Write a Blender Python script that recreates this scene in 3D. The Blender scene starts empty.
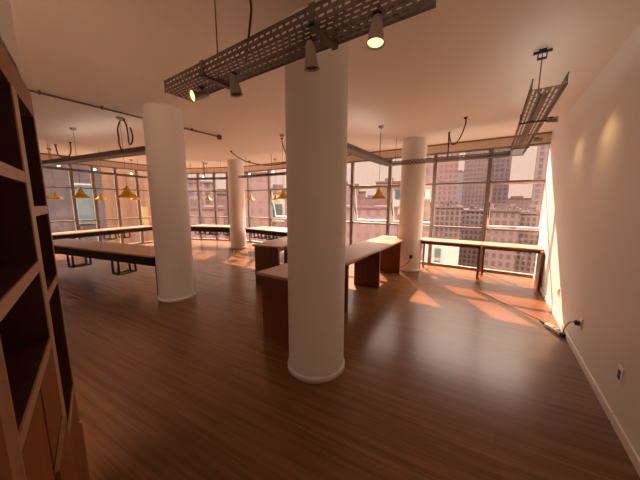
import bpy, math, random
from mathutils import Vector, Matrix
random.seed(4)
S = bpy.context.scene
COL = S.collection
R = math.radians

# ------------------------------------------------------------------ materials
def new_mat(name):
    m = bpy.data.materials.new(name); m.use_nodes = True
    nt = m.node_tree
    return m, nt, nt.nodes['Principled BSDF']

def plain(name, col, rough=.5, metal=0., var=.06, scale=9., emit=None, es=0., spec=.5):
    m, nt, b = new_mat(name)
    b.inputs['Roughness'].default_value = rough; b.inputs['Metallic'].default_value = metal
    b.inputs['Specular IOR Level'].default_value = spec
    tc = nt.nodes.new('ShaderNodeTexCoord'); nz = nt.nodes.new('ShaderNodeTexNoise')
    nz.inputs['Scale'].default_value = scale; nz.inputs['Detail'].default_value = 4
    nt.links.new(tc.outputs['Object'], nz.inputs['Vector'])
    rp = nt.nodes.new('ShaderNodeValToRGB')
    lo = [max(0, c*(1-var)) for c in col]; hi = [min(1, c*(1+var)) for c in col]
    rp.color_ramp.elements[0].position = .3; rp.color_ramp.elements[1].position = .7
    rp.color_ramp.elements[0].color = (*lo, 1); rp.color_ramp.elements[1].color = (*hi, 1)
    nt.links.new(nz.outputs['Fac'], rp.inputs['Fac']); nt.links.new(rp.outputs['Color'], b.inputs['Base Color'])
    if emit:
        b.inputs['Emission Color'].default_value = (*emit, 1); b.inputs['Emission Strength'].default_value = es
    return m

def wood(name, c1, c2, rough=.4, stretch=(1.2, 14, 14), rotz=0., scale=3., planks=None, spec=.5, soft=.18, dist=.6):
    m, nt, b = new_mat(name)
    b.inputs['Roughness'].default_value = rough
    b.inputs['Specular IOR Level'].default_value = spec
    tc = nt.nodes.new('ShaderNodeTexCoord'); mp = nt.nodes.new('ShaderNodeMapping')
    mp.inputs['Rotation'].default_value = (0, 0, rotz)
    nt.links.new(tc.outputs['Object'], mp.inputs['Vector'])
    mp2 = nt.nodes.new('ShaderNodeMapping'); mp2.inputs['Scale'].default_value = stretch
    nt.links.new(mp.outputs['Vector'], mp2.inputs['Vector'])
    nz = nt.nodes.new('ShaderNodeTexNoise'); nz.inputs['Scale'].default_value = scale
    nz.inputs['Detail'].default_value = 6; nz.inputs['Roughness'].default_value = .6; nz.inputs['Distortion'].default_value = dist
    nt.links.new(mp2.outputs['Vector'], nz.inputs['Vector'])
    rp = nt.nodes.new('ShaderNodeValToRGB')
    rp.color_ramp.elements[0].position = .5-soft; rp.color_ramp.elements[1].position = .5+soft
    rp.color_ramp.elements[0].color = (*c1, 1); rp.color_ramp.elements[1].color = (*c2, 1)
    nt.links.new(nz.outputs['Fac'], rp.inputs['Fac'])
    out = rp.outputs['Color']
    if planks:
        br = nt.nodes.new('ShaderNodeTexBrick')
        br.offset = .37; br.inputs['Scale'].default_value = 1
        br.inputs['Brick Width'].default_value = planks[0]; br.inputs['Row Height'].default_value = planks[1]
        br.inputs['Mortar Size'].default_value = .0018; br.inputs['Mortar Smooth'].default_value = .2
        br.inputs['Color1'].default_value = (.92, .91, .90, 1); br.inputs['Color2'].default_value = (1.07, 1.07, 1.07, 1)
        br.inputs['Mortar'].default_value = (.74, .72, .70, 1); br.inputs['Bias'].default_value = 0
        nt.links.new(mp.outputs['Vector'], br.inputs['Vector'])
        mx = nt.nodes.new('ShaderNodeMixRGB'); mx.blend_type = 'MULTIPLY'; mx.inputs['Fac'].default_value = 1
        nt.links.new(out, mx.inputs['Color1']); nt.links.new(br.outputs['Color'], mx.inputs['Color2'])
        out = mx.outputs['Color']
        rr = nt.nodes.new('ShaderNodeMapRange'); rr.inputs['To Min'].default_value = rough-.02; rr.inputs['To Max'].default_value = rough+.04
        nt.links.new(nz.outputs['Fac'], rr.inputs['Value']); nt.links.new(rr.outputs['Result'], b.inputs['Roughness'])
    nt.links.new(out, b.inputs['Base Color'])
    return m

def facade(name, wall, glass, sx, sz, fill=.5, mortar=None, rough=.8):
    """rows of window openings over a plastered or brick wall, in the material"""
    m, nt, b = new_mat(name)
    b.inputs['Roughness'].default_value = rough
    tc = nt.nodes.new('ShaderNodeTexCoord'); sp = nt.nodes.new('ShaderNodeSeparateXYZ')
    nt.links.new(tc.outputs['Object'], sp.inputs[0])
    def mth(op, a, bb=None):
        n = nt.nodes.new('ShaderNodeMath'); n.operation = op
        if hasattr(a, 'is_output'): nt.links.new(a, n.inputs[0])
        else: n.inputs[0].default_value = a
        if bb is not None:
            if hasattr(bb, 'is_output'): nt.links.new(bb, n.inputs[1])
            else: n.inputs[1].default_value = bb
        return n.outputs[0]
    xy = mth('ADD', sp.outputs[0], sp.outputs[1])
    fx = mth('FRACT', mth('DIVIDE', mth('ADD', xy, 500.), sx)); fz = mth('FRACT', mth('DIVIDE', mth('ADD', sp.outputs[2], 300.), sz))
    ax = mth('LESS_THAN', mth('ABSOLUTE', mth('SUBTRACT', fx, .5)), fill*.5)
    az = mth('LESS_THAN', mth('ABSOLUTE', mth('SUBTRACT', fz, .5)), fill*.55)
    win = mth('MULTIPLY', ax, az)
    nz = nt.nodes.new('ShaderNodeTexNoise'); nz.inputs['Scale'].default_value = .5; nz.inputs['Detail'].default_value = 5
    nt.links.new(tc.outputs['Object'], nz.inputs['Vector'])
    rp = nt.nodes.new('ShaderNodeValToRGB')
    rp.color_ramp.elements[0].color = (*[c*.82 for c in wall], 1); rp.color_ramp.elements[1].color = (*[min(1, c*1.15) for c in wall], 1)
    nt.links.new(nz.outputs['Fac'], rp.inputs['Fac'])
    mx = nt.nodes.new('ShaderNodeMixRGB'); mx.inputs['Color2'].default_value = (*glass, 1)
    nt.links.new(win, mx.inputs['Fac']); nt.links.new(rp.outputs['Color'], mx.inputs['Color1'])
    nt.links.new(mx.outputs['Color'], b.inputs['Base Color'])
    return m

def glass_mat():
    m, nt, b = new_mat('window glass'); nt.nodes.remove(b)
    out = nt.nodes['Material Output']
    tr = nt.nodes.new('ShaderNodeBsdfTransparent'); tr.inputs['Color'].default_value = (.95, .87, .85, 1)
    gl = nt.nodes.new('ShaderNodeBsdfGlossy'); gl.inputs['Roughness'].default_value = .02; gl.inputs['Color'].default_value = (1, .92, .88, 1)
    lw = nt.nodes.new('ShaderNodeLayerWeight'); lw.inputs['Blend'].default_value = .5
    pw = nt.nodes.new('ShaderNodeMath'); pw.operation = 'POWER'; pw.inputs[1].default_value = 4.5
    fr = nt.nodes.new('ShaderNodeMath'); fr.operation = 'MULTIPLY_ADD'; fr.inputs[1].default_value = .7; fr.inputs[2].default_value = .03
    nt.links.new(lw.outputs['Facing'], pw.inputs[0]); nt.links.new(pw.outputs[0], fr.inputs[0])
    mx = nt.nodes.new('ShaderNodeMixShader')
    nt.links.new(fr.outputs[0], mx.inputs[0]); nt.links.new(tr.outputs[0], mx.inputs[1]); nt.links.new(gl.outputs[0], mx.inputs[2])
    nt.links.new(mx.outputs[0], out.inputs['Surface'])
    return m

M = dict(
    wall=plain('warm white wall paint', (.755, .755, .735), .55, var=.015, scale=2.5),
    ceil=plain('warm white ceiling paint', (.765, .71, .635), .6, var=.02, scale=1.5),
    col=plain('warm white column paint', (.75, .74, .71), .5, var=.015, scale=2),
    trim=plain('painted trim', (.74, .70, .66), .45, var=.02),
    dtrim=plain('brown trim', (.20, .12, .085), .5),
    fascia=plain('tan blind box board', (.60, .50, .40), .6, var=.05),
    frame=plain('bronze aluminium', (.215, .178, .160), .45, .35, var=.06),
    sash=plain('pale aluminium sash', (.70, .66, .62), .4, .3),
    floor=wood('dark laminate planks', (.100, .042, .016), (.255, .116, .049), .24, (.45, 13, 13), R(-5.5), 2.6, (1.3, .135), .36, .28, .25),
    glass=glass_mat(),
    top=wood('light oak worktop', (.36, .20, .125), (.50, .30, .19), .33, (10, 1.2, 10), 0, 2.4),
    topx=wood('oak worktop lengthwise', (.36, .20, .125), (.50, .30, .19), .33, (1.2, 10, 10), 0, 2.4),
    panel=wood('red brown panel wood', (.105, .028, .011), (.165, .046, .018), .42, (9, 9, 1.1), 0, 2.6),
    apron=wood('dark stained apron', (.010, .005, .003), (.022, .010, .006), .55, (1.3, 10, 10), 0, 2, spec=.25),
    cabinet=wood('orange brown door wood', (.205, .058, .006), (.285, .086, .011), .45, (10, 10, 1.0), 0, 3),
    carcass=wood('dark red brown carcass', (.040, .006, .002), (.062, .011, .004), .6, (8, 8, 1.2), 0, 3),  # inside boards, much darker than the door wood
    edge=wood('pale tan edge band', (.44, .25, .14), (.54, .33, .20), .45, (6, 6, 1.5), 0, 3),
    galv=plain('galvanised steel', (.17, .145, .12), .5, .45, var=.16, scale=22),
    black=plain('black steel', (.018, .014, .013), .45, .3),
    cord=plain('black rubber cord', (.022, .016, .014), .5),
    yellow=plain('mustard enamel', (.85, .50, .008), .36, .1, var=.05),
    cream=plain('cream enamel', (.85, .72, .52), .5),
    bulb=plain('frosted bulb', (.9, .82, .68), .3),
    cup=plain('steel canopy', (.33, .28, .24), .4, .6),
    spot=plain('grey spotlight body', (.42, .36, .31), .45, .2),
    lens=plain('lit lamp lens', (1, .85, .55), .4, emit=(1., .66, .20), es=1.4),
    lensw=plain('lit white lamp lens', (1, .95, .9), .4, emit=(1., .88, .74), es=1.2),
    strip=plain('lit strip diffuser', (1, .95, .9), .5, emit=(1., .90, .78), es=3.6),
    lensoff=plain('dark lamp lens', (.08, .06, .05), .25),
    white=plain('white plastic', (.82, .82, .82), .4),
    grey=plain('dark grey plastic', (.06, .05, .05), .45),
    conduit=plain('brown conduit', (.16, .10, .075), .45, .3),
)

# ------------------------------------------------------------------ mesh builder
class MB:
    def __init__(s): s.v = []; s.f = []; s.sm = []
    def add(s, vs, fs, smooth=False, mx=None):
        o = len(s.v)
        for v in vs:
            v = Vector(v)
            s.v.append(mx @ v if mx else v)
        for f in fs: s.f.append([i+o for i in f]); s.sm.append(smooth)
        return s
    def box(s, x0, x1, y0, y1, z0, z1, mx=None):
        vs = [(x, y, z) for x in (x0, x1) for y in (y0, y1) for z in (z0, z1)]
        return s.add(vs, [(0, 1, 3, 2), (4, 6, 7, 5), (0, 4, 5, 1), (2, 3, 7, 6), (0, 2, 6, 4), (1, 5, 7, 3)], False, mx)
    def prism(s, poly, z0, z1, mx=None):
        n = len(poly)
        a = sum(poly[i][0]*poly[(i+1) % n][1]-poly[(i+1) % n][0]*poly[i][1] for i in range(n))
        if a < 0: poly = poly[::-1]
        vs = [(x, y, z0) for x, y in poly]+[(x, y, z1) for x, y in poly]
        fs = [tuple(range(n-1, -1, -1)), tuple(range(n, 2*n))]+[(i, (i+1) % n, n+(i+1) % n, n+i) for i in range(n)]
        return s.add(vs, fs, False, mx)
    def lathe(s, prof, mx=None, n=32, cap=True, smooth=True):
        vs = []; fs = []; k = len(prof)
        for j in range(n):
            a = 2*math.pi*j/n
            for r, z in prof: vs.append((r*math.cos(a), r*math.sin(a), z))
        for j in range(n):
            q = (j+1) % n
            for i in range(k-1): fs.append((j*k+i, q*k+i, q*k+i+1, j*k+i+1))
        s.add(vs, fs, smooth, mx)
        if cap:
            for i, fl in ((0, True), (k-1, False)):
                if prof[i][0] > 1e-5:
                    ring = [vs[j*k+i] for j in range(n)]
                    s.add(ring, [tuple(range(n))[::-1] if fl else tuple(range(n))], False, mx)
        return s
    def tube(s, pts, r, n=8, smooth=True):
        pts = [Vector(p) for p in pts]; k = len(pts); vs = []; fs = []
        up = None
        for i, p in enumerate(pts):
            t = (pts[min(i+1, k-1)]-pts[max(i-1, 0)]).normalized()
            if up is None:
                up = Vector((0, 0, 1)) if abs(t.z) < .9 else Vector((1, 0, 0))
            a = (up-t*up.dot(t)).normalized(); b = t.cross(a); up = a
            for j in range(n):
                g = 2*math.pi*j/n; vs.append(p+a*r*math.cos(g)+b*r*math.sin(g))
        for i in range(k-1):
            for j in range(n):
                q = (j+1) % n; fs.append((i*n+j, i*n+q, (i+1)*n+q, (i+1)*n+j))
        s.add(vs, fs, smooth); s.add(vs[:n], [tuple(range(n))[::-1]]); s.add(vs[-n:], [tuple(range(n))])
        return s
    def plate(s, L, rows, rh, slot, pitch, slot_h, mx):
        """perforated sheet in local XY (X along, rows across), slots are real openings"""
        def quad(x0, x1, y0, y1):
            if x1-x0 > 1e-5: s.add([(x0, y0, 0), (x1, y0, 0), (x1, y1, 0), (x0, y1, 0)], [(0, 1, 2, 3)], False, mx)
        m = (rh-slot_h)/2
        quad(0, L, 0, m)
        for r in range(rows):
            y = r*rh+m; x = 0.; st = .015+(pitch/2 if r % 2 else 0)
            while st+slot < L-.012:
                quad(x, st, y, y+slot_h); x = st+slot; st += pitch
            quad(x, L, y, y+slot_h)
            quad(0, L, y+slot_h, y+slot_h+(2*m if r < rows-1 else m))
        return s
    def build(s, name, mat, parent=None, bevel=0., solid=0., mx=None):
        inv = None; loc = None
        if parent is not None: inv = WM[parent.name].inverted()
        else:
            xs = [v.x for v in s.v]; ys = [v.y for v in s.v]; zs = [v.z for v in s.v]
            loc = Vector(((min(xs)+max(xs))/2, (min(ys)+max(ys))/2, min(zs))); inv = Matrix.Translation(-loc)
        me = bpy.data.meshes.new(name)
        me.from_pydata([inv @ v for v in s.v], [], s.f); me.update()
        me.polygons.foreach_set('use_smooth', s.sm)
        me.materials.append(mat)
        o = bpy.data.objects.new(name, me); COL.objects.link(o)
        if parent is not None: o.parent = parent; WM[o.name] = WM[parent.name]
        else: o.location = loc; WM[o.name] = Matrix.Translation(loc)
        if solid:
            md = o.modifiers.new('thickness', 'SOLIDIFY'); md.thickness = solid; md.offset = 0
        if bevel:
            md = o.modifiers.new('bevel', 'BEVEL'); md.width = bevel; md.segments = 2; md.limit_method = 'ANGLE'; md.angle_limit = R(40)
        return o
WM = {}

def tag(o, label=None, cat=None, group=None, kind=None):
    if label: o['label'] = label
    if cat: o['category'] = cat
    if group: o['group'] = group
    if kind: o['kind'] = kind
    return o
def thing(name, loc, label, cat, group=None, rz=0.):
    o = bpy.data.objects.new(name, None); COL.objects.link(o)
    o.location = loc; o.rotation_euler = (0, 0, rz); o.empty_display_size = .1
    WM[o.name] = Matrix.Translation(Vector(loc)) @ Matrix.Rotation(rz, 4, 'Z')
    return tag(o, label, cat, group)
def copy_tree(o, parent=None):
    c = o.copy(); COL.objects.link(c); WM[c.name] = WM[o.name]
    if parent is not None: c.parent = parent
    for ch in list(o.children): copy_tree(ch, c)
    return c
def struct(name, mb, mat, bevel=0.):
    return tag(mb.build(name, mat, None, bevel), kind='structure')
def frame2(a, b):
    """matrix with local X from a to b (2D points), local Y to its left, origin at a"""
    a = Vector((a[0], a[1], 0)); b = Vector((b[0], b[1], 0)); u = (b-a).normalized()
    return Matrix(((u.x, -u.y, 0, a.x), (u.y, u.x, 0, a.y), (0, 0, 1, 0), (0, 0, 0, 1))), (b-a).length
def spline(pts, n=8):
    P = [Vector(p) for p in pts]; out = []
    for i in range(len(P)-1):
        p0 = P[max(i-1, 0)]; p1 = P[i]; p2 = P[i+1]; p3 = P[min(i+2, len(P)-1)]
        for k in range(n):
            t = k/n
            out.append(.5*((2*p1)+(p2-p0)*t+(2*p0-5*p1+4*p2-p3)*t*t+(3*p1-p0-3*p2+p3)*t**3))
    return out+[P[-1]]
def aim(loc, d, roll=0):
    """matrix whose local -Z points along d"""
    return Matrix.Translation(Vector(loc)) @ Vector(d).to_track_quat('-Z', 'Y').to_matrix().to_4x4()

CEIL = 3.03
XR = .865                    # right wall face
YA = 7.13                    # window wall on the far side
DA, DB = (-8.6, YA), (-11.3, 6.0)
LA, LB = (-11.3, 6.0), (-11.1, -2.5)

# ------------------------------------------------------------------ room shell
outline = [(XR+.35, YA+.12), (-8.65, YA+.12), (-11.45, 6.05), (-11.25, -2.6), (XR+.35, -2.6)]
struct('floor', MB().prism(outline, -.25, 0), M['floor'])
struct('ceiling', MB().prism(outline, CEIL, CEIL+.25), M['ceil'])
struct('wall_right', MB().box(XR, XR+.3, -2.55, YA-.04, 0, CEIL), M['wall'])
struct('wall_back', MB().box(-11.2, XR, -2.6, -2.45, 0, .5).box(-11.2, XR, -2.6, -2.45, 2.75, CEIL).box(-11.2, XR-3.75, -2.6, -2.45, .5, 2.75).box(XR-.25, XR, -2.6, -2.45, .5, 2.75), M['wall'])
bb = MB().box(XR-.014, XR, 2.61, YA-.06, 0, .075); bb.box(XR-.014, XR, -2.4, 2.598, 0, .075)
struct('baseboard_right', bb, M['trim'], .004)

# bookcase frame: S runs along its front away from the camera, N towards the room
BD = Vector((-.9648, .2631, 0)); BN = Vector((.2631, .9648, 0)); BC = .165
BM = Matrix(((BD.x, BN.x, 0, -BN.x*BC), (BD.y, BN.y, 0, -BN.y*BC), (0, 0, 1, 0), (0, 0, 0, 1)))
struct('wall_left', MB().box(.65, 1.627, -.42, -.004, 2.11, CEIL, BM).box(.65, 1.627, -.55, -.42, 0, CEIL, BM), M['wall'])

# ------------------------------------------------------------------ window walls
ZR = (.0, 1.01, 2.08, 2.83)
wn = [0]
def window_bay(mx, x0, x1, open_sash=0., frame=M['frame'], sash_mat=None, zr=ZR):
    """one bay between two mullions; local X along the wall, +Y outwards"""
    wn[0] += 1
    w = .042; d0, d1 = -.03, .06
    fr = MB()
    fr.box(x0, x0+w, d0, d1, 0, zr[3]+.0, mx); fr.box(x1-w, x1, d0, d1, 0, zr[3], mx)
    fr.box(x0+w, x1-w, d0, d1, 0, .06, mx); fr.box(x0+w, x1-w, d0, d1, zr[3]-.04, zr[3], mx)
    for z in zr[1:3]: fr.box(x0+w, x1-w, d0+.01, d1, z-.022, z+.022, mx)
    f = struct('window_%d' % wn[0], fr, frame, .004)
    for k, (za, zb) in enumerate(((.06, zr[1]-.022), (zr[1]+.022, zr[2]-.022), (zr[2]+.022, zr[3]-.04))):
        if k == 1 and open_sash:
            h = zb-za; m2 = mx @ Matrix.Translation((0, .03, zb)) @ Matrix.Rotation(open_sash, 4, 'X')
            a, b = x0+w+.004, x1-w-.004; t = .038
            sm = MB().box(a, a+t, -.018, .018, -h+.004, -.004, m2).box(b-t, b, -.018, .018, -h+.004, -.004, m2)
            sm.box(a+t, b-t, -.018, .018, -h+.004, -h+.004+t, m2).box(a+t, b-t, -.018, .018, -.004-t, -.004, m2)
            so = sm.build('sash', sash_mat or M['sash'], f, .003)
            MB().box(a+t, b-t, -.003, .003, -h+.004+t, -.004-t, m2).build('glass_pane', M['glass'], so)
            # stay arms from frame to sash
            st = MB()
            for xx in (a+.012, b-.012):
                p0 = mx @ Vector((xx, .02, zb-h*.42)); p1 = m2 @ Vector((xx, 0, -h*.86))
                st.tube([p0, p1], .011, 6)
            st.build('stay_arm', M['black'], f)
            hd = MB().box((a+b)/2-.06, (a+b)/2+.06, -.05, -.018, -h+.01, -h+.035, m2); hd.build('handle', M['grey'], so)
        else:
            MB().box(x0+w, x1-w, .012, .018, za, zb, mx).build('glass_pane', M['glass'], f)
    return f

mxA = Matrix.Translation((0, YA, 0))
edges = [-8.58, -8.18, -7.03, -5.88, -4.73, -3.58, -2.43, -1.28, -.13, .95]
for i in range(len(edges)-1):
    o = {8: R(7), 5: R(13), 6: R(13), 2: R(13)}.get(i, 0)
    window_bay(mxA, edges[i], edges[i+1], o)
mxD, LD = frame2(DB, DA)                     # local +Y points outwards
ds = [0, .42, .97, 1.72, 2.31, LD]
for i in range(len(ds)-1): window_bay(mxD, ds[i], ds[i+1], zr=(0, 1.0, 2.08, 2.83))
mxL, LL = frame2(LB, LA)
ls = [4.05, 5.10, 5.64, 6.28, 6.94, 8.0, LL]
for i in range(len(ls)-1): window_bay(mxL, ls[i], ls[i+1], zr=(0, 1.0, 2.06, 2.83))
struct('wall_side', MB().box(0, ls[0], -.03, .1, 0, CEIL, mxL), M['wall'])
# windows added in the unseen wall behind the camera to brighten the room
mxK = Matrix.Translation((XR-.25, -2.5, .5)) @ Matrix.Rotation(R(180), 4, 'Z')
for i in range(2): window_bay(mxK, i*1.75, (i+1)*1.75, zr=(0, .8, 1.6, 2.25))
# board above the glass and the dark strip under the ceiling
fa = MB().box(-8.6, XR+.1, -.045, .08, 2.83, 2.995, mxA).box(0, LD, -.045, .08, 2.83, 2.995, mxD).box(ls[0], LL, -.045, .08, 2.83, 2.995, mxL)
struct('trim_1', fa, M['fascia'])
fb = MB().box(-8.6, XR+.1, -.055, .09, 2.995, CEIL, mxA).box(0, LD, -.055, .09, 2.995, CEIL, mxD).box(ls[0], LL, -.055, .09, 2.995, CEIL, mxL)
struct('trim_2', fb, M['dtrim'])

# ------------------------------------------------------------------ columns
def column(x, y, r, label):
    t = thing('column', (x, y, 0), label, 'column', 'round white columns')
    MB().lathe([(r, 0), (r, CEIL)], Matrix.Translation((x, y, 0)), 64).build('shaft', M['col'], t)
    MB().lathe([(r+.001, 0), (r+.014, 0), (r+.014, .04), (r+.008, .052), (r+.001, .054)], Matrix.Translation((x, y, 0)), 64, cap=False).build('base_ring', M['trim'], t)
    return t
C1 = (-1.345, 1.962); C2 = (-4.385, 2.18); C3 = (-1.605, 6.325); C4 = (-7.49, 6.0)
column(*C1, .27, 'big round white column nearest the camera, below the perforated steel tray')
column(*C2, .273, 'round white column at the end of the long table with the dark apron, left of centre')
c3 = column(*C3, .27, 'round white column at the far end of the long oak table, with a socket on it')
column(*C4, .27, 'round white column far back where the two window counters meet')
MB().box(-1.525, -1.455, 6.055-.012, 6.075, .335, .405).build('socket', M['grey'], c3, .003)

# ------------------------------------------------------------------ worktables with panels
t = thing('worktable', (-1.92, 4.1, 0), 'long oak worktable on brown panels, running behind the nearest column to the far column', 'table')
top = [(-2.27, 2.055), (-1.605, 2.055), (-1.605, 5.80), (-1.83, 6.02), (-1.90, 6.28), (-2.25, 6.28)]
MB().prism(top, .758, .79).build('tabletop', M['top'], t, .003)
for y in (2.06, 3.24, 4.52, 5.82):
    MB().box(-2.19, -1.675, y, y+.045, 0, .758).build('side_panel', M['panel'], t, .002)
MB().box(-1.945, -1.905, 2.105, 5.82, .58, .758).build('stretcher', M['panel'], t)

mB = Matrix.Translation((-3.86, 3.40, 0)) @ Matrix.Rotation(R(11.8), 4, 'Z')
t = thing('worktable', (-3.86, 3.4, 0), 'oak worktable on brown panels set behind the long one, partly hidden by the nearest column', 'table', rz=R(11.8))
MB().box(0, .66, 0, 2.45, .758, .79, mB).build('tabletop', M['top'], t, .003)
for y in (.04, 1.19, 2.36):
    MB().box(.03, .57, y, y+.045, 0, .758, mB).build('side_panel', M['panel'], t, .002)
MB().box(.28, .32, .085, 2.36, .58, .758, mB).build('stretcher', M['panel'], t)

# ------------------------------------------------------------------ counters with dark aprons and hanging black steel frames
def cage(mb_mx, x, y, z0, z1, w=.17, d=.30):
    m = MB(); a = .014
    for xx in (x, x+w):
        for yy in (y, y+d): m.box(xx-a, xx+a, yy-a, yy+a, z0, z1, mb_mx)
    m.box(x-a, x+w+a, y-a, y+a, z0, z0+.025, mb_mx); m.box(x-a, x+w+a, y+d-a, y+d+a, z0, z0+.025, mb_mx)
    m.box(x-a, x+a, y, y+d, z0, z0+.025, mb_mx); m.box(x+w-a, x+w+a, y, y+d, z0, z0+.025, mb_mx)
    return m
ra = R(12.)
mS = Matrix.Translation((-4.655, 1.97, 0)) @ Matrix.Rotation(ra, 4, 'Z')
t = thing('counter_table', (-4.655, 1.97, 0), 'long oak counter table with deep dark apron meeting the left column', 'table', rz=ra)
MB().box(-4.0, 0, 0, .68, .68, .712, mS).build('tabletop', M['topx'], t, .003)
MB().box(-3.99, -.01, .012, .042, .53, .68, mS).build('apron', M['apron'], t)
for x in (-1.22, -2.68): cage(mS, x, .06, .25, .68).build('hanging_frame', M['black'], t)
MB().box(-.05, -.015, .05, .085, 0, .68, mS).build('leg', M['black'], t)
MB().box(-3.95, -3.90, .05, .20, 0, .68, mS).build('side_panel', M['panel'], t)

def counter(name_label, a, b, depth, z, apron_h, cages, group='window counters with dark aprons', end=None):
    mx, L = frame2(a, b)
    t = thing('window_counter', (a[0], a[1], 0), name_label, 'table', None, rz=math.atan2(b[1]-a[1], b[0]-a[0]))
    MB().box(0, L, 0, depth, z-.032, z, mx).build('tabletop', M['topx'], t, .003)
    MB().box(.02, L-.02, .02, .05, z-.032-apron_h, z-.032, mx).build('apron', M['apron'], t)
    for x in cages: cage(mx, x, .12, .40, z-.032).build('hanging_frame', M['black'], t)
    for x in (end or ()): MB().box(x, x+.04, .06, depth-.03, 0, z-.032, mx).build('side_panel', M['panel'], t)
    return t
mxLc, _ = frame2((-9.55, .6), (-10.50, 4.62))
def counter_m(label, a, b, depth, z, apron_h, cages, panels):
    """front edge from a to b, the room to the right of it when walking a->b (depth goes left)"""
    return counter(label, a, b, depth, z, apron_h, cages, None, panels)
# left glass wall: walk from near to far, the glass lies on the left
t = counter_m('oak window counter along the left glass wall, under three small yellow pendants', (-9.56, .9), (-10.42, 4.55), .66, .73, .12, (2.30, 2.75), (.03,))
# diagonal glass wall
mx, L = frame2((-9.45, 5.30), (-7.92, 6.02))
t = counter_m('oak window counter by the far diagonal glass wall, left of the far column', (-9.45, 5.30), (-7.88, 5.90), .72, .73, .17, (.18, .62, .90, 1.38), ())
# far glass wall, left part
t = counter_m('oak window counter by the far glass wall, right of the far column', (-7.06, 5.93), (-4.45, 5.80), 1.05, .73, .12, (.18, .55, .95, 1.3), (2.55,))

# right hand table by the windows on slim legs
def slim_table(x0, x1, label, legs):
    t = thing('window_table', ((x0+x1)/2, 6.5, 0), label, 'table', None)
    MB().box(x0, x1, 6.24, 6.80, .72, .75).build('tabletop', M['topx'], t, .003)
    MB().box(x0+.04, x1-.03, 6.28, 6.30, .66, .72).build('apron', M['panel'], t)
    for x, y in legs: MB().box(x-.02, x+.02, y-.02, y+.02, 0, .72).build('leg', M['panel'], t, .003)
    return t
slim_table(-1.39, -.135, 'narrow oak table by the far windows, next to the column with the socket', [(-1.35, 6.30), (-1.35, 6.74), (-.16, 6.30), (-.16, 6.74)])
t = slim_table(-.13, XR-.003, 'narrow oak table by the far windows, against the right wall', [(-.085, 6.74)])
MB().box(XR-.055, XR-.018, 6.08, 6.55, 0.0, .72).build('side_panel', M['panel'], t, .002)

# ------------------------------------------------------------------ bookcase
t = thing('bookcase', BM @ Vector((1., -.17, 0)), 'tall brown bookcase with open dark shelves and wooden doors at the left edge', 'bookcase', None, math.atan2(BD.y, BD.x))
c = BC
s_div = [(4.30*c, 4.78*c), (8.16*c, 8.62*c), (10.86*c, 10.98*c)]
ZT0, ZT1 = 1.6+2.32*c, 1.6+2.93*c
# carcass: back, uprights, top, bottom
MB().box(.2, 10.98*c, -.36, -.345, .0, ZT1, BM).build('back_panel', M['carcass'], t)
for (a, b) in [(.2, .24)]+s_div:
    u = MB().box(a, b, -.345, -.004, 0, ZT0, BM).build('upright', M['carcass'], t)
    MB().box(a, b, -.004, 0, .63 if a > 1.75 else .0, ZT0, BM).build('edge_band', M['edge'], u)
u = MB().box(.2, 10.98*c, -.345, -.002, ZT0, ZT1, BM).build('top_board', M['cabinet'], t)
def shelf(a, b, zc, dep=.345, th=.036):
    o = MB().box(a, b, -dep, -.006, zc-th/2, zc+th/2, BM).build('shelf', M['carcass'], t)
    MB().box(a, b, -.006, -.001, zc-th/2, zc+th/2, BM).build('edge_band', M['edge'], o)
a1, b1 = 4.78*c, 8.16*c
for z in (1.684, 1.373, 1.079): shelf(a1, b1, z)
a2, b2 = 8.62*c, 10.86*c
for z in (1.565, 1.229, 0.624): shelf(a2, b2, z)
shelf(.24, 4.30*c, 1.684); shelf(.24, 4.30*c, 1.373)
def door(a, b, z0, z1, out=.018, knob=None, name='door', edge=False):
    o = MB().box(a, b, -.004, out, z0, z1, BM).build(name, M['cabinet'], t, .0025)
    if edge: MB().box(a, b, -.002, out, z1, z1+.006, BM).build('edge_band', M['edge'], o)
    return o
door(a1, 6.30*c, .09, 1.059, .0)
door(6.43*c, b1-.016, .79, 1.059, .0, name='drawer'); door(6.43*c, b1-.016, .09, 0.766, .010, edge=True)
door(a2+.005, b2, .09, 0.603, .0)
door(.25, a1-.008, .09, 1.366, .0)
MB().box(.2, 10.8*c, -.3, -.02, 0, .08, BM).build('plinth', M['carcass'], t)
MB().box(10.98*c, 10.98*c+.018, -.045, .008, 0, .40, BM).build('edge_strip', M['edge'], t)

# ------------------------------------------------------------------ steel cable trays
def tray(name, a, b, z, w, label, flange=.065, rows=7, slot=.034, pitch=.052, parts=None, frows=2, thin=.002):
    """a-b is the right hand bottom edge, the tray's width goes to the left of a->b"""
    mx, L = frame2(a, b)
    t = thing(name, (a[0], a[1], z), label, 'cable tray', 'perforated steel cable trays', math.atan2(b[1]-a[1], b[0]-a[0]))
    T = Matrix.Translation
    m = MB().plate(L, rows, w/rows, slot, pitch, w/rows*.42, mx @ T((0, 0, z))); m.build('tray_base', M['galv'], t, solid=thin)
    for y in (0, w):
        if frows == 0:
            MB().box(0, L, y-.0015, y+.0015, z, z+flange, mx).build('side_flange', M['galv'], t); continue
        f = MB().plate(L, frows, flange/frows, slot, pitch, flange/frows*.36, mx @ T((0, y, z)) @ Matrix.Rotation(R(90), 4, 'X'))
        f.build('side_flange', M['galv'], t, solid=thin)
    lip = MB()
    for y in (-.004, w-.004): lip.box(0, L, y, y+.008, z+flange, z+flange+.008, mx)
    for y in (-.004, w-.004): lip.box(0, L, y, y+.008, z-.005, z+.005, mx)
    lip.build('rolled_edge', M['galv'], t)
    return t, mx, L
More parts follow.
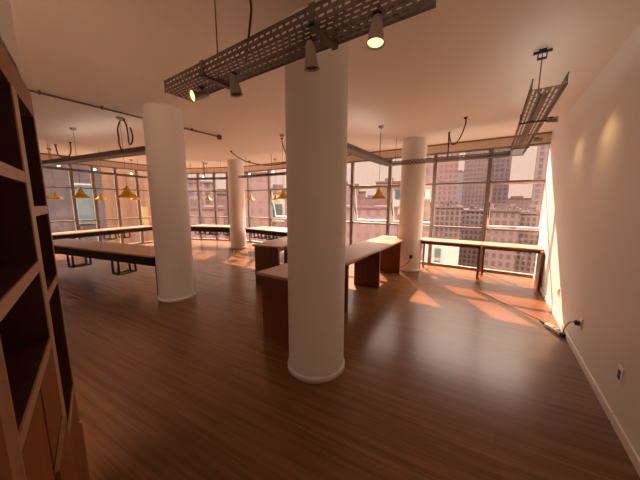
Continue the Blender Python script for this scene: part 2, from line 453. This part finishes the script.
def strap(t, mx, x, z, w, fl=.065, wd=.034):
    m = MB().box(x, x+wd, -.012, w+.012, z-.018, z-.004, mx)
    m.box(x, x+wd, -.012, -.005, z-.018, z+fl+.012, mx); m.box(x, x+wd, w+.005, w+.012, z-.018, z+fl+.012, mx)
    m.build('strap', M['galv'], t)
def rod(t, mx, x, y, z0, cup=False):
    p = mx @ Vector((x, y, 0))
    MB().tube([(p.x, p.y, z0), (p.x, p.y, CEIL-.002 if not cup else CEIL-.012)], .0045, 8).build('hanger_rod', M['conduit'], t)
    if cup: MB().lathe([(.0, CEIL), (.035, CEIL), (.035, CEIL-.02), (.012, CEIL-.035), (0, CEIL-.035)], Matrix.Translation((p.x, p.y, 0)), 16, cap=False).build('ceiling_cup', M['cup'], t)
TZ = 2.45
t1, mx1, L1 = tray('cable_tray', (-2.195, 1.118), (-.277, 1.118), TZ, .205, 'perforated steel cable tray with spotlights, hanging in front of the nearest column', .07, 7, .030, .046)
strap(t1, mx1, .49, TZ, .205, .07); strap(t1, mx1, 1.39, TZ, .205, .07)
rod(t1, mx1, .55, .09, TZ+.002); rod(t1, mx1, 1.49, .09, TZ+.002)
t2, mx2, L2 = tray('cable_tray', (.372, 2.63), (.372, 5.99), TZ, .198, 'perforated steel cable tray hanging near the right wall, running towards the windows', .07, 7, .105, .122)
rod(t2, mx2, .73, .10, TZ+.002)
p = mx2 @ Vector((.73, .10, 0))
MB().box(p.x-.07, p.x+.07, p.y-.012, p.y+.012, CEIL-.03, CEIL-.012).box(p.x-.035, p.x+.035, p.y-.012, p.y+.012, CEIL-.085, CEIL-.072).box(p.x-.036, p.x-.028, p.y-.01, p.y+.01, CEIL-.085, CEIL-.012).box(p.x+.028, p.x+.036, p.y-.01, p.y+.01, CEIL-.085, CEIL-.012).box(p.x-.03, p.x+.03, p.y-.02, p.y+.02, CEIL-.013, CEIL).build('ceiling_bracket', M['black'], t2)
strap(t2, mx2, .95, TZ, .198, .07, .02); strap(t2, mx2, 2.5, TZ, .198, .07, .02)
for y in (3.3, 5.6): pass
t3, mx3, L3 = tray('cable_tray', (-2.15, 5.80), (.172, 5.80), TZ, .2, 'perforated steel cable tray along the far windows, crossing before the far column', .06, 4, .05, .08)
rod(t3, mx3, 1.33, .03, TZ+.002); rod(t3, mx3, .25, .1, TZ+.002)
t4, mx4, L4 = tray('cable_tray', (-1.945, 3.0), (-1.945, 5.775), TZ, .215, 'perforated steel cable tray above the long oak worktable', .06, 4, .05, .08, frows=0)
rod(t4, mx4, .3, .1, TZ+.002); rod(t4, mx4, 2.3, .1, TZ+.002)
t5, mx5, L5 = tray('cable_tray', (-8.60, 1.53), (-4.86, 2.10), TZ, .2, 'perforated steel cable tray above the long counter table on the left', .07, 4, .05, .08, frows=0)
for x in (.1, 3.15): rod(t5, mx5, x, .1, TZ+.002)
t6, mx6, L6 = tray('cable_tray', (-8.80, 1.5), (-9.62, 4.15), 2.40, .15, 'thin steel cable tray above the counter by the left glass wall', .04, 3, .06, .1, frows=1)
for x in (.3, 1.4, 2.5): rod(t6, mx6, x, .08, 2.402)
t7, mx7, L7 = tray('cable_tray', (-9.04, 5.10), (-7.60, 5.72), 2.40, .15, 'thin steel cable tray above the counter by the diagonal glass wall', .05, 3, .06, .1, frows=1)
for x in (.15, .62, 1.3): rod(t7, mx7, x, .08, 2.402)
t8, mx8, L8 = tray('cable_tray', (-6.92, 5.62), (-4.5, 5.66), 2.40, .15, 'thin steel cable tray above the window counter right of the far column', .05, 3, .06, .1, frows=1)
for x in (.3, 1.4, 2.2): rod(t8, mx8, x, .08, 2.402)

# slim upward light strips lying in the trays
def strip(t, mx, x0, x1, w):
    h = MB().box(x0, x1, w/2-.024, w/2+.024, 2.453, 2.474, mx).box(x0, x1, w/2-.024, w/2-.021, 2.474, 2.492, mx).box(x0, x1, w/2+.021, w/2+.024, 2.474, 2.492, mx).box(x0, x0+.006, w/2-.021, w/2+.021, 2.474, 2.492, mx).box(x1-.006, x1, w/2-.021, w/2+.021, 2.474, 2.492, mx).build('light_channel', M['galv'], t)
    MB().box(x0+.01, x1-.01, w/2-.02, w/2+.02, 2.4745, 2.480, mx).build('diffuser', M['strip'], h)
strip(t2, mx2, .25, 2.3, .198); strip(t4, mx4, .9, 2.2, .215); strip(t5, mx5, .9, 3.3, .2)

# ------------------------------------------------------------------ spotlights on the trays
def spotlight(base, d, label, group, lens, k=1., sw=.05):
    """base: point on the tray's underside; d: aim"""
    t = thing('spotlight', base, label, 'spotlight', group)
    b = Vector(base); d = Vector(d).normalized()
    piv = b-Vector((0, 0, sw))
    MB().tube([b, piv], .007, 8).lathe([(0, 0), (.022, 0), (.022, -.008), (0, -.008)], Matrix.Translation(b), 16, cap=False).build('stem', M['black'], t)
    mx = aim(piv-d*.02, d)
    MB().lathe([(0, .03*k), (.016*k, .028*k), (.021*k, .01*k), (.036*k, -.085*k), (.040*k, -.092*k), (.036*k, -.092*k), (.033*k, -.075*k), (0, -.075*k)], mx, 24, cap=False).build('lamp_body', M['spot'], t)
    MB().lathe([(0, -.079*k), (.033*k, -.079*k), (.033*k, -.083*k), (0, -.083*k)], mx, 20, cap=False).build('lens', M[lens], t)
    return piv+d*.09*k, d
def lamp(loc, d, power, size=70, col=(1, .68, .32), blend=.6, rad=.03):
    L = bpy.data.lights.new('spot beam', 'SPOT'); L.energy = power; L.spot_size = R(size); L.spot_blend = blend; L.color = col; L.shadow_soft_size = rad
    o = bpy.data.objects.new('spot beam', L); COL.objects.link(o); o.matrix_world = aim(loc, d); return o
g1 = 'spotlights under the near tray'
for (x, d, lb, ln, pw) in [
    (-1.87, (-.15, -.9, -.35), 'lit grey spotlight at the left end of the near tray, turned to the left', 'lens', .5),
    (-1.50, (.10, .12, -1), 'unlit-looking grey spotlight under the near tray, second from its left end', 'lensoff', 0),
    (-.875, (.0, .15, -1), 'grey spotlight under the near tray, in front of the nearest column', 'lensoff', 0),
    (-.505, (.0, -.13, -1), 'lit grey spotlight at the right end of the near tray, glowing yellow', 'lens', 2.5)]:
    p, d = spotlight((x, 1.22, TZ-.006), d, lb, g1, ln, 1.08, .05)
    if pw: lamp(p+d*.02, d, pw, 80)
for (y, d, lb, pw, k) in [(3.72, (1, -.25, .02), 'grey spotlight on the right tray, the nearer one, turned to the wall', 4, .8),
                      (4.75, (1, -.2, -.05), 'grey spotlight on the right tray, the farther one, turned to the wall', 3.5, .8)]:
    p, d = spotlight((.435, y, TZ+.045), d, lb, 'spotlights on the right tray', 'lens', k, .03)
    MB().box(.372, .45, y-.008, y+.008, TZ+.04, TZ+.048).build('bracket', M['black'], [o for o in COL.objects if o.get('label') == lb][0])
    lamp(p+d*.02, (d.x, d.y*.4, -1.1), pw*.5, 96, col=(1, .55, .2), blend=1., rad=.05)
def tl(mx, x, z): return mx @ Vector((x, .075, z-.003))
for (mx, x, lb) in [(mx6, .42, 'small white-lit spotlight on the thin left tray, nearest the bookcase'), (mx6, 1.22, 'small white-lit spotlight on the thin left tray, in its middle'),
                    (mx6, 2.25, 'small white-lit spotlight on the thin left tray, by its far end'), (mx7, .62, 'small white-lit spotlight on the tray by the diagonal glass wall'),
                    (mx8, .45, 'small white-lit spotlight right of the far column, left one of two'), (mx8, 1.45, 'small white-lit spotlight right of the far column, right one of two')]:
    q = tl(mx, x, 2.445+.03)
    dd = (Vector((0, 0, 0))-Vector((q.x, q.y, 0))).normalized()
    t = thing('spotlight', (q.x, q.y, 2.40), lb, 'spotlight', 'small lit spotlights on the thin trays')
    m = aim((q.x, q.y, 2.40+.10), (dd.x, dd.y, -.25))
    MB().tube([(q.x, q.y, 2.402), (q.x, q.y, 2.49)], .008, 8).build('stem', M['black'], t)
    MB().lathe([(0, .04), (.03, .035), (.038, -.05), (.034, -.05), (.03, -.045), (0, -.045)], m, 16, cap=False).build('lamp_body', M['white'], t)
    MB().lathe([(0, -.047), (.032, -.047), (.032, -.051), (0, -.051)], m, 16, cap=False).build('lens', M['lensw'], t)

# ------------------------------------------------------------------ pendants
def pendant(x, y, label):
    t = thing('pendant_lamp', (x, y, 0), label, 'pendant lamp', 'yellow pendant lamps')
    T = Matrix.Translation((x, y, 0)); z = 1.685; r = .145
    MB().tube([(x, y, CEIL-.03), (x, y, z+.19)], .0035, 8).build('cord', M['conduit'], t)
    MB().lathe([(0, CEIL), (.055, CEIL), (.05, CEIL-.025), (.015, CEIL-.045), (0, CEIL-.045)], T, 24, cap=False).build('ceiling_canopy', M['cup'], t)
    s = MB().lathe([(r, z), (r+.004, z+.004), (r-.002, z+.014), (.130, z+.028), (.114, z+.044), (.092, z+.055), (.082, z+.060), (.080, z+.086), (.068, z+.100), (.046, z+.106), (.041, z+.112), (.039, z+.160), (.032, z+.168),
                    (.024, z+.168), (.024, z+.15), (.060, z+.09), (.074, z+.056), (.105, z+.042), (.124, z+.024), (r-.004, z)], T, 40, cap=False)
    so = s.build('lamp_shade', M['yellow'], t)
    MB().lathe([(0, z+.205), (.012, z+.205), (.020, z+.19), (.022, z+.165), (0, z+.165)], T, 16, cap=False).build('socket_cap', M['yellow'], t)
    MB().lathe([(0, z+.15), (.016, z+.15), (.018, z+.11), (.035, z+.07), (.033, z+.045), (.018, z+.03), (0, z+.027)], T, 20, cap=False).build('bulb', M['bulb'], t)
    return t
p0 = pendant(-1.87, 4.88, 'yellow pendant lamp over the far half of the long worktable, right of the nearest column')
spots = [(-5.40, 1.965, 'yellow pendant lamp over the left counter table, nearest to the left column'),
         (-6.95, 1.73, 'yellow pendant lamp over the left counter table, second from the left column'),
         (-8.52, 1.46, 'yellow pendant lamp half hidden behind the bookcase, leftmost in view'),
         (-10.1, 1.97, 'small yellow pendant lamp over the left window counter, the one next to the bookcase'),
         (-10.35, 3.03, 'small yellow pendant lamp over the left window counter, between two larger ones'),
         (-10.30, 3.96, 'small yellow pendant lamp over the left window counter, farthest one by the left column'),
         (-8.92, 5.83, 'small yellow pendant lamp before the diagonal windows, between left and far columns'),
         (-7.10, 6.28, 'small yellow pendant lamp just right of the far column'),
         (-6.10, 6.48, 'small yellow pendant lamp partly behind a larger one, left of the nearest column'),
         (-3.86, 4.34, 'yellow pendant lamp beside the nearest column, over the shorter oak worktable')]
for x, y, lb in spots:
    q = copy_tree(p0); q.location = (x, y, 0); q['label'] = lb

# ------------------------------------------------------------------ conduit and hanging cords
t = thing('ceiling_conduit', (-5.01, 2.2, CEIL-.03), 'thin brown conduit pipe under the ceiling crossing behind the left column', 'conduit')
MB().tube([(-5.0, .2, CEIL-.03), (-5.02, 3.60, CEIL-.03)], .014, 10).build('pipe', M['conduit'], t)
MB().lathe([(0, 0), (.045, 0), (.05, -.03), (.05, -.07), (.03, -.085), (0, -.085)], Matrix.Translation((-5.02, 3.63, CEIL)), 20, cap=False).build('junction_box', M['galv'], t)
cl = MB()
for y in (.95, 1.6, 3.0): cl.box(-5.03, -4.985, y, y+.02, CEIL-.05, CEIL)
cl.build('clip', M['conduit'], t)
def cord(pts, label, r=.009, hook=True, parent=None):
    o = MB().tube(spline(pts), r, 8)
    for q in (((pts[0], pts[-1]) if pts[-1][2] > 3 else (pts[0],)) if hook else ()):
        o.lathe([(0, 0), (.03, 0), (.028, -.02), (.012, -.03), (0, -.03)], Matrix.Translation((q[0], q[1], CEIL)), 14, cap=False)
    if parent: return o.build('power_cord', M['cord'], parent)
    return tag(o.build('sagging_cable', M['cord']), label, 'cable', 'black cables sagging below the ceiling')
cord([(-1.33, 1.2, CEIL), (-1.325, 1.2, 2.92), (-1.295, 1.2, 2.76), (-1.31, 1.2, 2.66), (-1.36, 1.2, TZ+.01)], 'black cord dropping into the near perforated tray', .007, True, t1)
cord([(-.50, 5.16, CEIL), (-.50, 5.2, 2.93), (-.60, 5.38, 2.73), (-.72, 5.58, 2.69), (-.79, 5.70, 2.82), (-.825, 5.76, 2.96), (-.835, 5.8, 2.93), (-.83, 5.83, 2.75), (-.83, 5.85, TZ+.01)], 'black cord looping from the ceiling to the far tray, right of the far column', .011, True, t3)
cord([(-5.46, 2.02, CEIL), (-5.50, 2.0, 2.99), (-5.57, 1.98, 2.86), (-5.56, 1.98, 2.72), (-5.57, 1.98, 2.62), (-5.52, 2.0, TZ+.02)], 'black cord hanging to the left tray, left side of the loop', .012, True, t5)
cord([(-5.44, 2.03, CEIL), (-5.40, 2.03, 2.98), (-5.33, 2.03, 2.88), (-5.31, 2.03, 2.72), (-5.31, 2.03, 2.62), (-5.26, 2.04, 2.585), (-5.20, 2.05, 2.66), (-5.20, 2.05, 2.76), (-5.25, 2.05, 2.86)], 'black cord hanging in a hook near the left tray, right side of the loop', .012, True, t5)
cord([(-9.25, 1.93, CEIL-.008), (-9.22, 1.93, 2.90), (-9.15, 1.94, 2.77), (-8.95, 1.98, 2.70), (-8.70, 2.03, 2.72), (-8.60, 2.05, 2.84), (-8.58, 2.05, CEIL-.012)], 'black cord sagging between two ceiling hooks beside the bookcase', .014)
cord([(-6.2, 4.84, CEIL-.03), (-6.05, 4.9, 2.88), (-5.75, 5.0, 2.72), (-5.3, 5.2, 2.62), (-4.9, 5.4, 2.64), (-4.65, 5.6, 2.75), (-4.6, 5.68, CEIL-.03)], 'long black cord sagging in a wide curve between the far column and nearest column', .013)
cord([(-4.04, 4.53, CEIL-.012), (-4.03, 4.54, 2.9), (-3.97, 4.6, 2.68), (-3.90, 4.68, 2.62), (-3.7, 4.75, 2.75), (-3.45, 4.82, 2.92), (-3.40, 4.83, CEIL-.012)], 'black cord looping down just left of the nearest column', .011)
cord([(-8.75, 5.62, CEIL), (-8.75, 5.62, 2.7), (-8.74, 5.62, 2.41)], 'short black cord dropping to the tray before the diagonal windows', .013, True, t7)

# ------------------------------------------------------------------ things on the right wall and floor
def wall_socket(y, z, label, plug=False):
    t = thing('wall_socket', (XR, y, z-.05), label, 'socket', 'sockets on the right wall')
    MB().box(XR-.010, XR, y-.038, y+.038, z-.06, z+.06).build('cover_plate', M['white'], t, .003)
    MB().box(XR-.013, XR-.009, y-.02, y+.02, z-.034, z+.034).build('outlet_face', M['grey'] if not plug else M['white'], t, .001)
wall_socket(2.61, .382, 'white wall socket low on the right wall, nearest the camera')
wall_socket(3.60, .37, 'white wall socket on the right wall with a plug and cable in it', True)
wall_socket(4.72, .38, 'small white wall socket on the sunlit strip of the right wall')
t = thing('power_strip', (.78, 4.24, 0), 'white power strip lying on the floor by the right baseboard', 'power strip')
mP = Matrix.Translation((.775, 4.22, 0)) @ Matrix.Rotation(R(115), 4, 'Z')
MB().box(-.13, .13, -.034, .034, 0.0, .042, mP).build('strip_body', M['white'], t, .006)
for k in range(3): MB().box(-.09+.075*k, -.05+.075*k, -.017, .017, .042, .044, mP).build('outlet_face', M['grey'], t)
MB().box(-.20, -.13, -.03, .03, 0, .045, mP).build('end_plug', M['black'], t, .006)
MB().box(.14, .24, -.02, .02, 0.0, .032, mP).build('far_plug', M['black'], t, .005)
t2c = thing('plug_cable', (XR-.02, 3.62, 0), 'grey cable from the plugged wall socket down to the power strip', 'cable')
MB().box(XR-.055, XR-.0135, 3.585, 3.625, .345, .39).build('plug', M['grey'], t2c, .006)
MB().tube(spline([(XR-.05, 3.615, .365), (XR-.065, 3.70, .33), (XR-.07, 3.85, .20), (XR-.06, 3.97, .07), (XR-.055, 4.02, .035)]), .0055, 8).build('cable', M['conduit'], t2c)
tag(MB().tube(spline([(.69, 4.47, .007), (.52, 4.66, .007), (.30, 4.92, .007), (.04, 5.26, .007), (-.05, 5.38, .007)]), .0045, 8).build('floor_cable', M['cord']), 'thin dark cable lying straight across the sunlit floor', 'cable')
tag(MB().tube(spline([(-1.49, 6.036, .35), (-1.51, 5.995, .27), (-1.60, 5.99, .17), (-1.70, 6.00, .10), (-1.74, 6.02, .02)]), .006, 8).build('column_cable', M['cord']), 'short dark cable hanging from the socket on the far column', 'cable')

# ------------------------------------------------------------------ the town outside
tag(MB().box(-420, 320, 8.5, 520, -46, -45).box(-420, -14, -8, 8.5, -46, -45).build('street_ground', plain('hazy asphalt', (.09, .09, .10), .9)), kind='structure')
tag(MB().box(-420, 320, -260, -8.1, -46, -45).box(-13.9, 320, -8.1, 8.4, -46, -45).build('bounce_ground', plain('pale bounce ground', (.33, .25, .19), .9)), kind='structure')  # unseen pale ground, added to bounce light up onto the ceiling
F = dict(
    pink=facade('pink brick facade', (0.100, 0.058, 0.059), (0.055, 0.032, 0.035), 1.5, 1.8, .5),
    mauve=facade('mauve tower facade', (0.097, 0.067, 0.072), (0.042, 0.030, 0.039), 1.7, 1.9, .6),
    brown=facade('brown tower facade', (0.090, 0.058, 0.057), (0.045, 0.029, 0.031), 1.25, 1.7, .55),
    slate=plain('blue grey tower', (0.071, 0.058, 0.075), .7),
    low=facade('dark low blocks', (0.085, 0.054, 0.053), (0.022, 0.014, 0.016), 1.0, 1.25, .6),
    rose=facade('rose plaster facade', (0.110, 0.067, 0.068), (0.081, 0.050, 0.054), 1.6, 2.0, .45),
    grey=facade('purple grey facade', (0.024, 0.016, 0.021), (0.016, 0.011, 0.015), 1.9, 2.7, .7),
    peach=facade('peach ribbed facade', (0.120, 0.058, 0.030), (0.095, 0.045, 0.024), 1.4, 40., .45),
    white=plain('white render', (.20, .205, .20), .7),
    teal=plain('teal glazing', (.027, .056, .068), .25),
    roof=plain('rose roof', (0.067, 0.042, 0.044), .85),
    yellow=plain('yellow render', (.20, .125, .05), .8),
    red=facade('red brick facade', (0.094, 0.047, 0.046), (0.071, 0.036, 0.037), 3., 3.2, .4),
)
def tower(cx, cy, w, yaw, ztop, dep, mat, label, k=1., zb=-45., roof=True, bits=()):
    """k scales the distance from the room, keeping proportions"""
    cx, cy, w, dep = cx*k, cy*k, w*k, dep*k; ztop = 1.6+(ztop-1.6)*k
    mx = Matrix.Translation((cx, cy, 0)) @ Matrix.Rotation(R(yaw), 4, 'Z')
    t = thing('building', (cx, cy, zb), label, 'building', 'buildings outside the windows', R(yaw))
    MB().box(-w/2, w/2, 0, dep, zb, ztop, mx).build('facade', F[mat], t)
    if roof:
        MB().box(-w/2-.1*k, w/2+.1*k, -.1*k, dep, ztop-.02, ztop+.22*k, mx).build('parapet', F['roof'], t)
        MB().box(-w*.2, w*.12, dep*.3, dep*.6, ztop+.2*k, ztop+.7*k, mx).build('roof_house', F['roof'], t)
    if mat in ('low', 'brown') and ztop < 10:
        for q in range(7):
            x = -w/2+w*(q+.5)/7; hh = random.uniform(.15, .8)*k; ww = random.uniform(.25, .5)*w/7
            MB().box(x-ww, x+ww, dep*.05, dep*random.uniform(.3, .8), ztop+.1*k, ztop+hh, mx).build('roof_house', F[random.choice(('roof', 'rose', 'low', 'slate'))], t)
    for (x0, x1, z0_, z1_, m, nm) in bits:
        z0 = 1.6+(z0_-1.6)*k; z1 = 1.6+(z1_-1.6)*k
        MB().box(x0*k, x1*k, -.10*k-.12*bits.index((x0, x1, z0_, z1_, m, nm)), .02, z0, z1, mx).build(nm, F[m], t)
    return t
tower(-5.8, 39.6, 3.1, 8.3, 13, 3, 'pink', 'tall pink brick tower outside, right of the far column', 2.5)
tower(-9.4, 94.5, 3.6, 5.7, 11.4, 3, 'slate', 'slim blue grey tower far off between two tall towers', 2.)
tower(-2.9, 54.9, 4.0, 3.1, 18, 4, 'brown', 'wide brown tower outside, middle of the right window', 2.2)
tower(.6, 60, 3.2, -.6, 20, 4, 'mauve', 'mauve tower with window columns, left in the rightmost window', 2.2)
tower(4.7, 74.9, 7.5, -3.6, 2.6, 4, 'rose', 'low rose block far off under the strip of sky in the rightmost window', 2.)
tower(5.9, 44.6, 3.4, -7.2, 16, 4, 'mauve', 'mauve tower with window grid outside by the right wall', 2.4)
tower(-4.1, 29.7, 3.3, 7.9, 1.1, 3, 'low', 'low dark block below the pink tower', 2.2)
tower(-1.6, 34, 3.2, 2.7, .7, 4, 'low', 'low dark block below the wide brown tower', 2.2)
tower(.7, 28, 2.6, -1.5, .9, 3, 'brown', 'low brown block below the mauve tower, in the rightmost window', 2.3)
tower(3.6, 31.8, 3.3, -6, .6, 3, 'low', 'low dark block below the gridded mauve tower by the right wall', 2.3)
tower(-2.15, 14.9, 1.75, 8, -.62, 1.2, 'white', 'low white annex seen under the table by the far windows', 1.3, roof=False,
      bits=((-.28, .02, -1.25, -.80, 'teal', 'window'), (-.28, .02, -2.0, -1.45, 'teal', 'window')))
tower(-5.4, 25.4, 2.0, 12, 9, 1.6, 'pink', 'brick house with a white framed window beside the far column', 1.8, roof=False,
      bits=((.12, .72, 1.95, 2.85, 'white', 'window_frame'), (.1, .62, -.7, .05, 'teal', 'window')))
tower(-21.3, 39.6, 4.6, 28.3, 4.6, 4, 'rose', 'rose block low in the window just right of the nearest column', 2.)
tower(-21.5, 45.1, 3.0, 25.5, 3.6, 4, 'rose', 'stepped rose block left of the pendant above the worktable', 2.)
tower(-22.9, 55.4, 4.6, 22.5, 2.7, 4, 'pink', 'low pink block behind the pendant above the worktable', 2.)
tower(-12.2, 36.0, 3.8, 18.8, 4.4, 3, 'red', 'red brick block with pale glazing left of the column with the socket', 1.6, bits=((.55, 1.75, .0, 3.3, 'white', 'stair_window'), (.75, 1.7, 2.2, 3.4, 'teal', 'window')))
tower(-9.8, 23.0, 5.4, 23.2, 1.1, 3, 'rose', 'rose plaster house with small windows below the skyline', 1.8)
tower(-23.9, 21.3, 4.4, 48.2, 5.0, 3, 'rose', 'rose house outside right of the far round column', 1.6)
tower(-24.3, 26.5, 4.3, 42.6, 3.4, 3, 'pink', 'pink house with white and teal glazing left of the nearest column', 1.6, bits=((-1.3, .7, -1.0, 2.6, 'white', 'stair_window'), (-.9, .4, -.4, 1.4, 'teal', 'window')))
tower(-34.3, 20.6, 4.6, 59.0, 4.3, 3, 'mauve', 'mauve house beyond the diagonal windows', 1.6)
tower(-27.5, 20.0, 3.6, 53.9, 2.6, 3, 'rose', 'rose house beyond the diagonal windows, left of the far column', 2.1)
tower(-18.8, 11.4, 3.6, 58.7, 1.1, 2, 'pink', 'low pink block below the mauve house, beyond the diagonal windows', 1.5)
tower(-21.5, 4.6, 3.6, 78, 8.4, 4, 'grey', 'purple grey office block filling the left windows', 1.3, roof=False,
      bits=((.42, 1.35, .25, 2.75, 'white', 'window_frame'), (.48, 1.28, .33, 2.65, 'teal', 'glazed_bay')))
tower(-28.3, 9.9, 4.9, 70.6, 12, 4, 'peach', 'peach ribbed block seen behind the pendants left of the left column', 1.3, roof=False,
      bits=((1.05, 1.85, -.9, 1.2, 'yellow', 'bay'),))

tower(-17.7, 3.42, 1.5, 78, -.75, 1.2, 'white', 'low white shed outside the left windows, seen under the counter tables', 1., roof=False)

# ------------------------------------------------------------------ light
w = bpy.data.worlds.new('sky'); S.world = w; w.use_nodes = True
nt = w.node_tree; bg = nt.nodes['Background']
tc = nt.nodes.new('ShaderNodeTexCoord'); sp = nt.nodes.new('ShaderNodeSeparateXYZ'); rp = nt.nodes.new('ShaderNodeValToRGB')
nt.links.new(tc.outputs['Generated'], sp.inputs[0]); nt.links.new(sp.outputs[2], rp.inputs['Fac']); nt.links.new(rp.outputs['Color'], bg.inputs['Color'])
rp.color_ramp.elements[0].position = 0.0; rp.color_ramp.elements[0].color = (.42, .34, .285, 1)
rp.color_ramp.elements[1].position = .36; rp.color_ramp.elements[1].color = (.42, .345, .295, 1)
e3 = rp.color_ramp.elements.new(.62); e3.color = (9.0, 8.5, 7.2, 1)  # sky above the view made far brighter, added to light the room
bg.inputs['Strength'].default_value = 1.0

sun = bpy.data.lights.new('sun', 'SUN'); sun.energy = 7.5; sun.angle = R(.45); sun.color = (1., .67, .43)
so = bpy.data.objects.new('sun', sun); COL.objects.link(so)
so.rotation_euler = Vector((.72, -1.07, -1.0)).to_track_quat('-Z', 'Y').to_euler(); so.location = (-20, 30, 28)

# ------------------------------------------------------------------ camera
cam = bpy.data.cameras.new('camera'); co = bpy.data.objects.new('camera', cam); COL.objects.link(co); S.camera = co
cam.sensor_fit = 'HORIZONTAL'; cam.sensor_width = 36; cam.lens = 36*257.683/640; cam.clip_start = .02; cam.clip_end = 2000
yaw, pit, rol = .586740729, .142994424, .00276579611
f = Vector((-math.sin(yaw)*math.cos(pit), math.cos(yaw)*math.cos(pit), -math.sin(pit)))
r = Vector((math.cos(yaw), math.sin(yaw), 0)); u = r.cross(f)
rx = r*math.cos(rol)+u*math.sin(rol); ux = -r*math.sin(rol)+u*math.cos(rol)
co.matrix_world = Matrix(((rx.x, ux.x, -f.x, 0), (rx.y, ux.y, -f.y, 0), (rx.z, ux.z, -f.z, 1.6), (0, 0, 0, 1)))

vs = S.view_settings
S.display_settings.display_device = 'sRGB'
vs.view_transform = 'Standard'; vs.look = 'None'; vs.gamma = 1; vs.use_curve_mapping = False
vs.exposure = 1.25
S.cycles.max_bounces = 10; S.cycles.diffuse_bounces = 6; S.cycles.transparent_max_bounces = 12
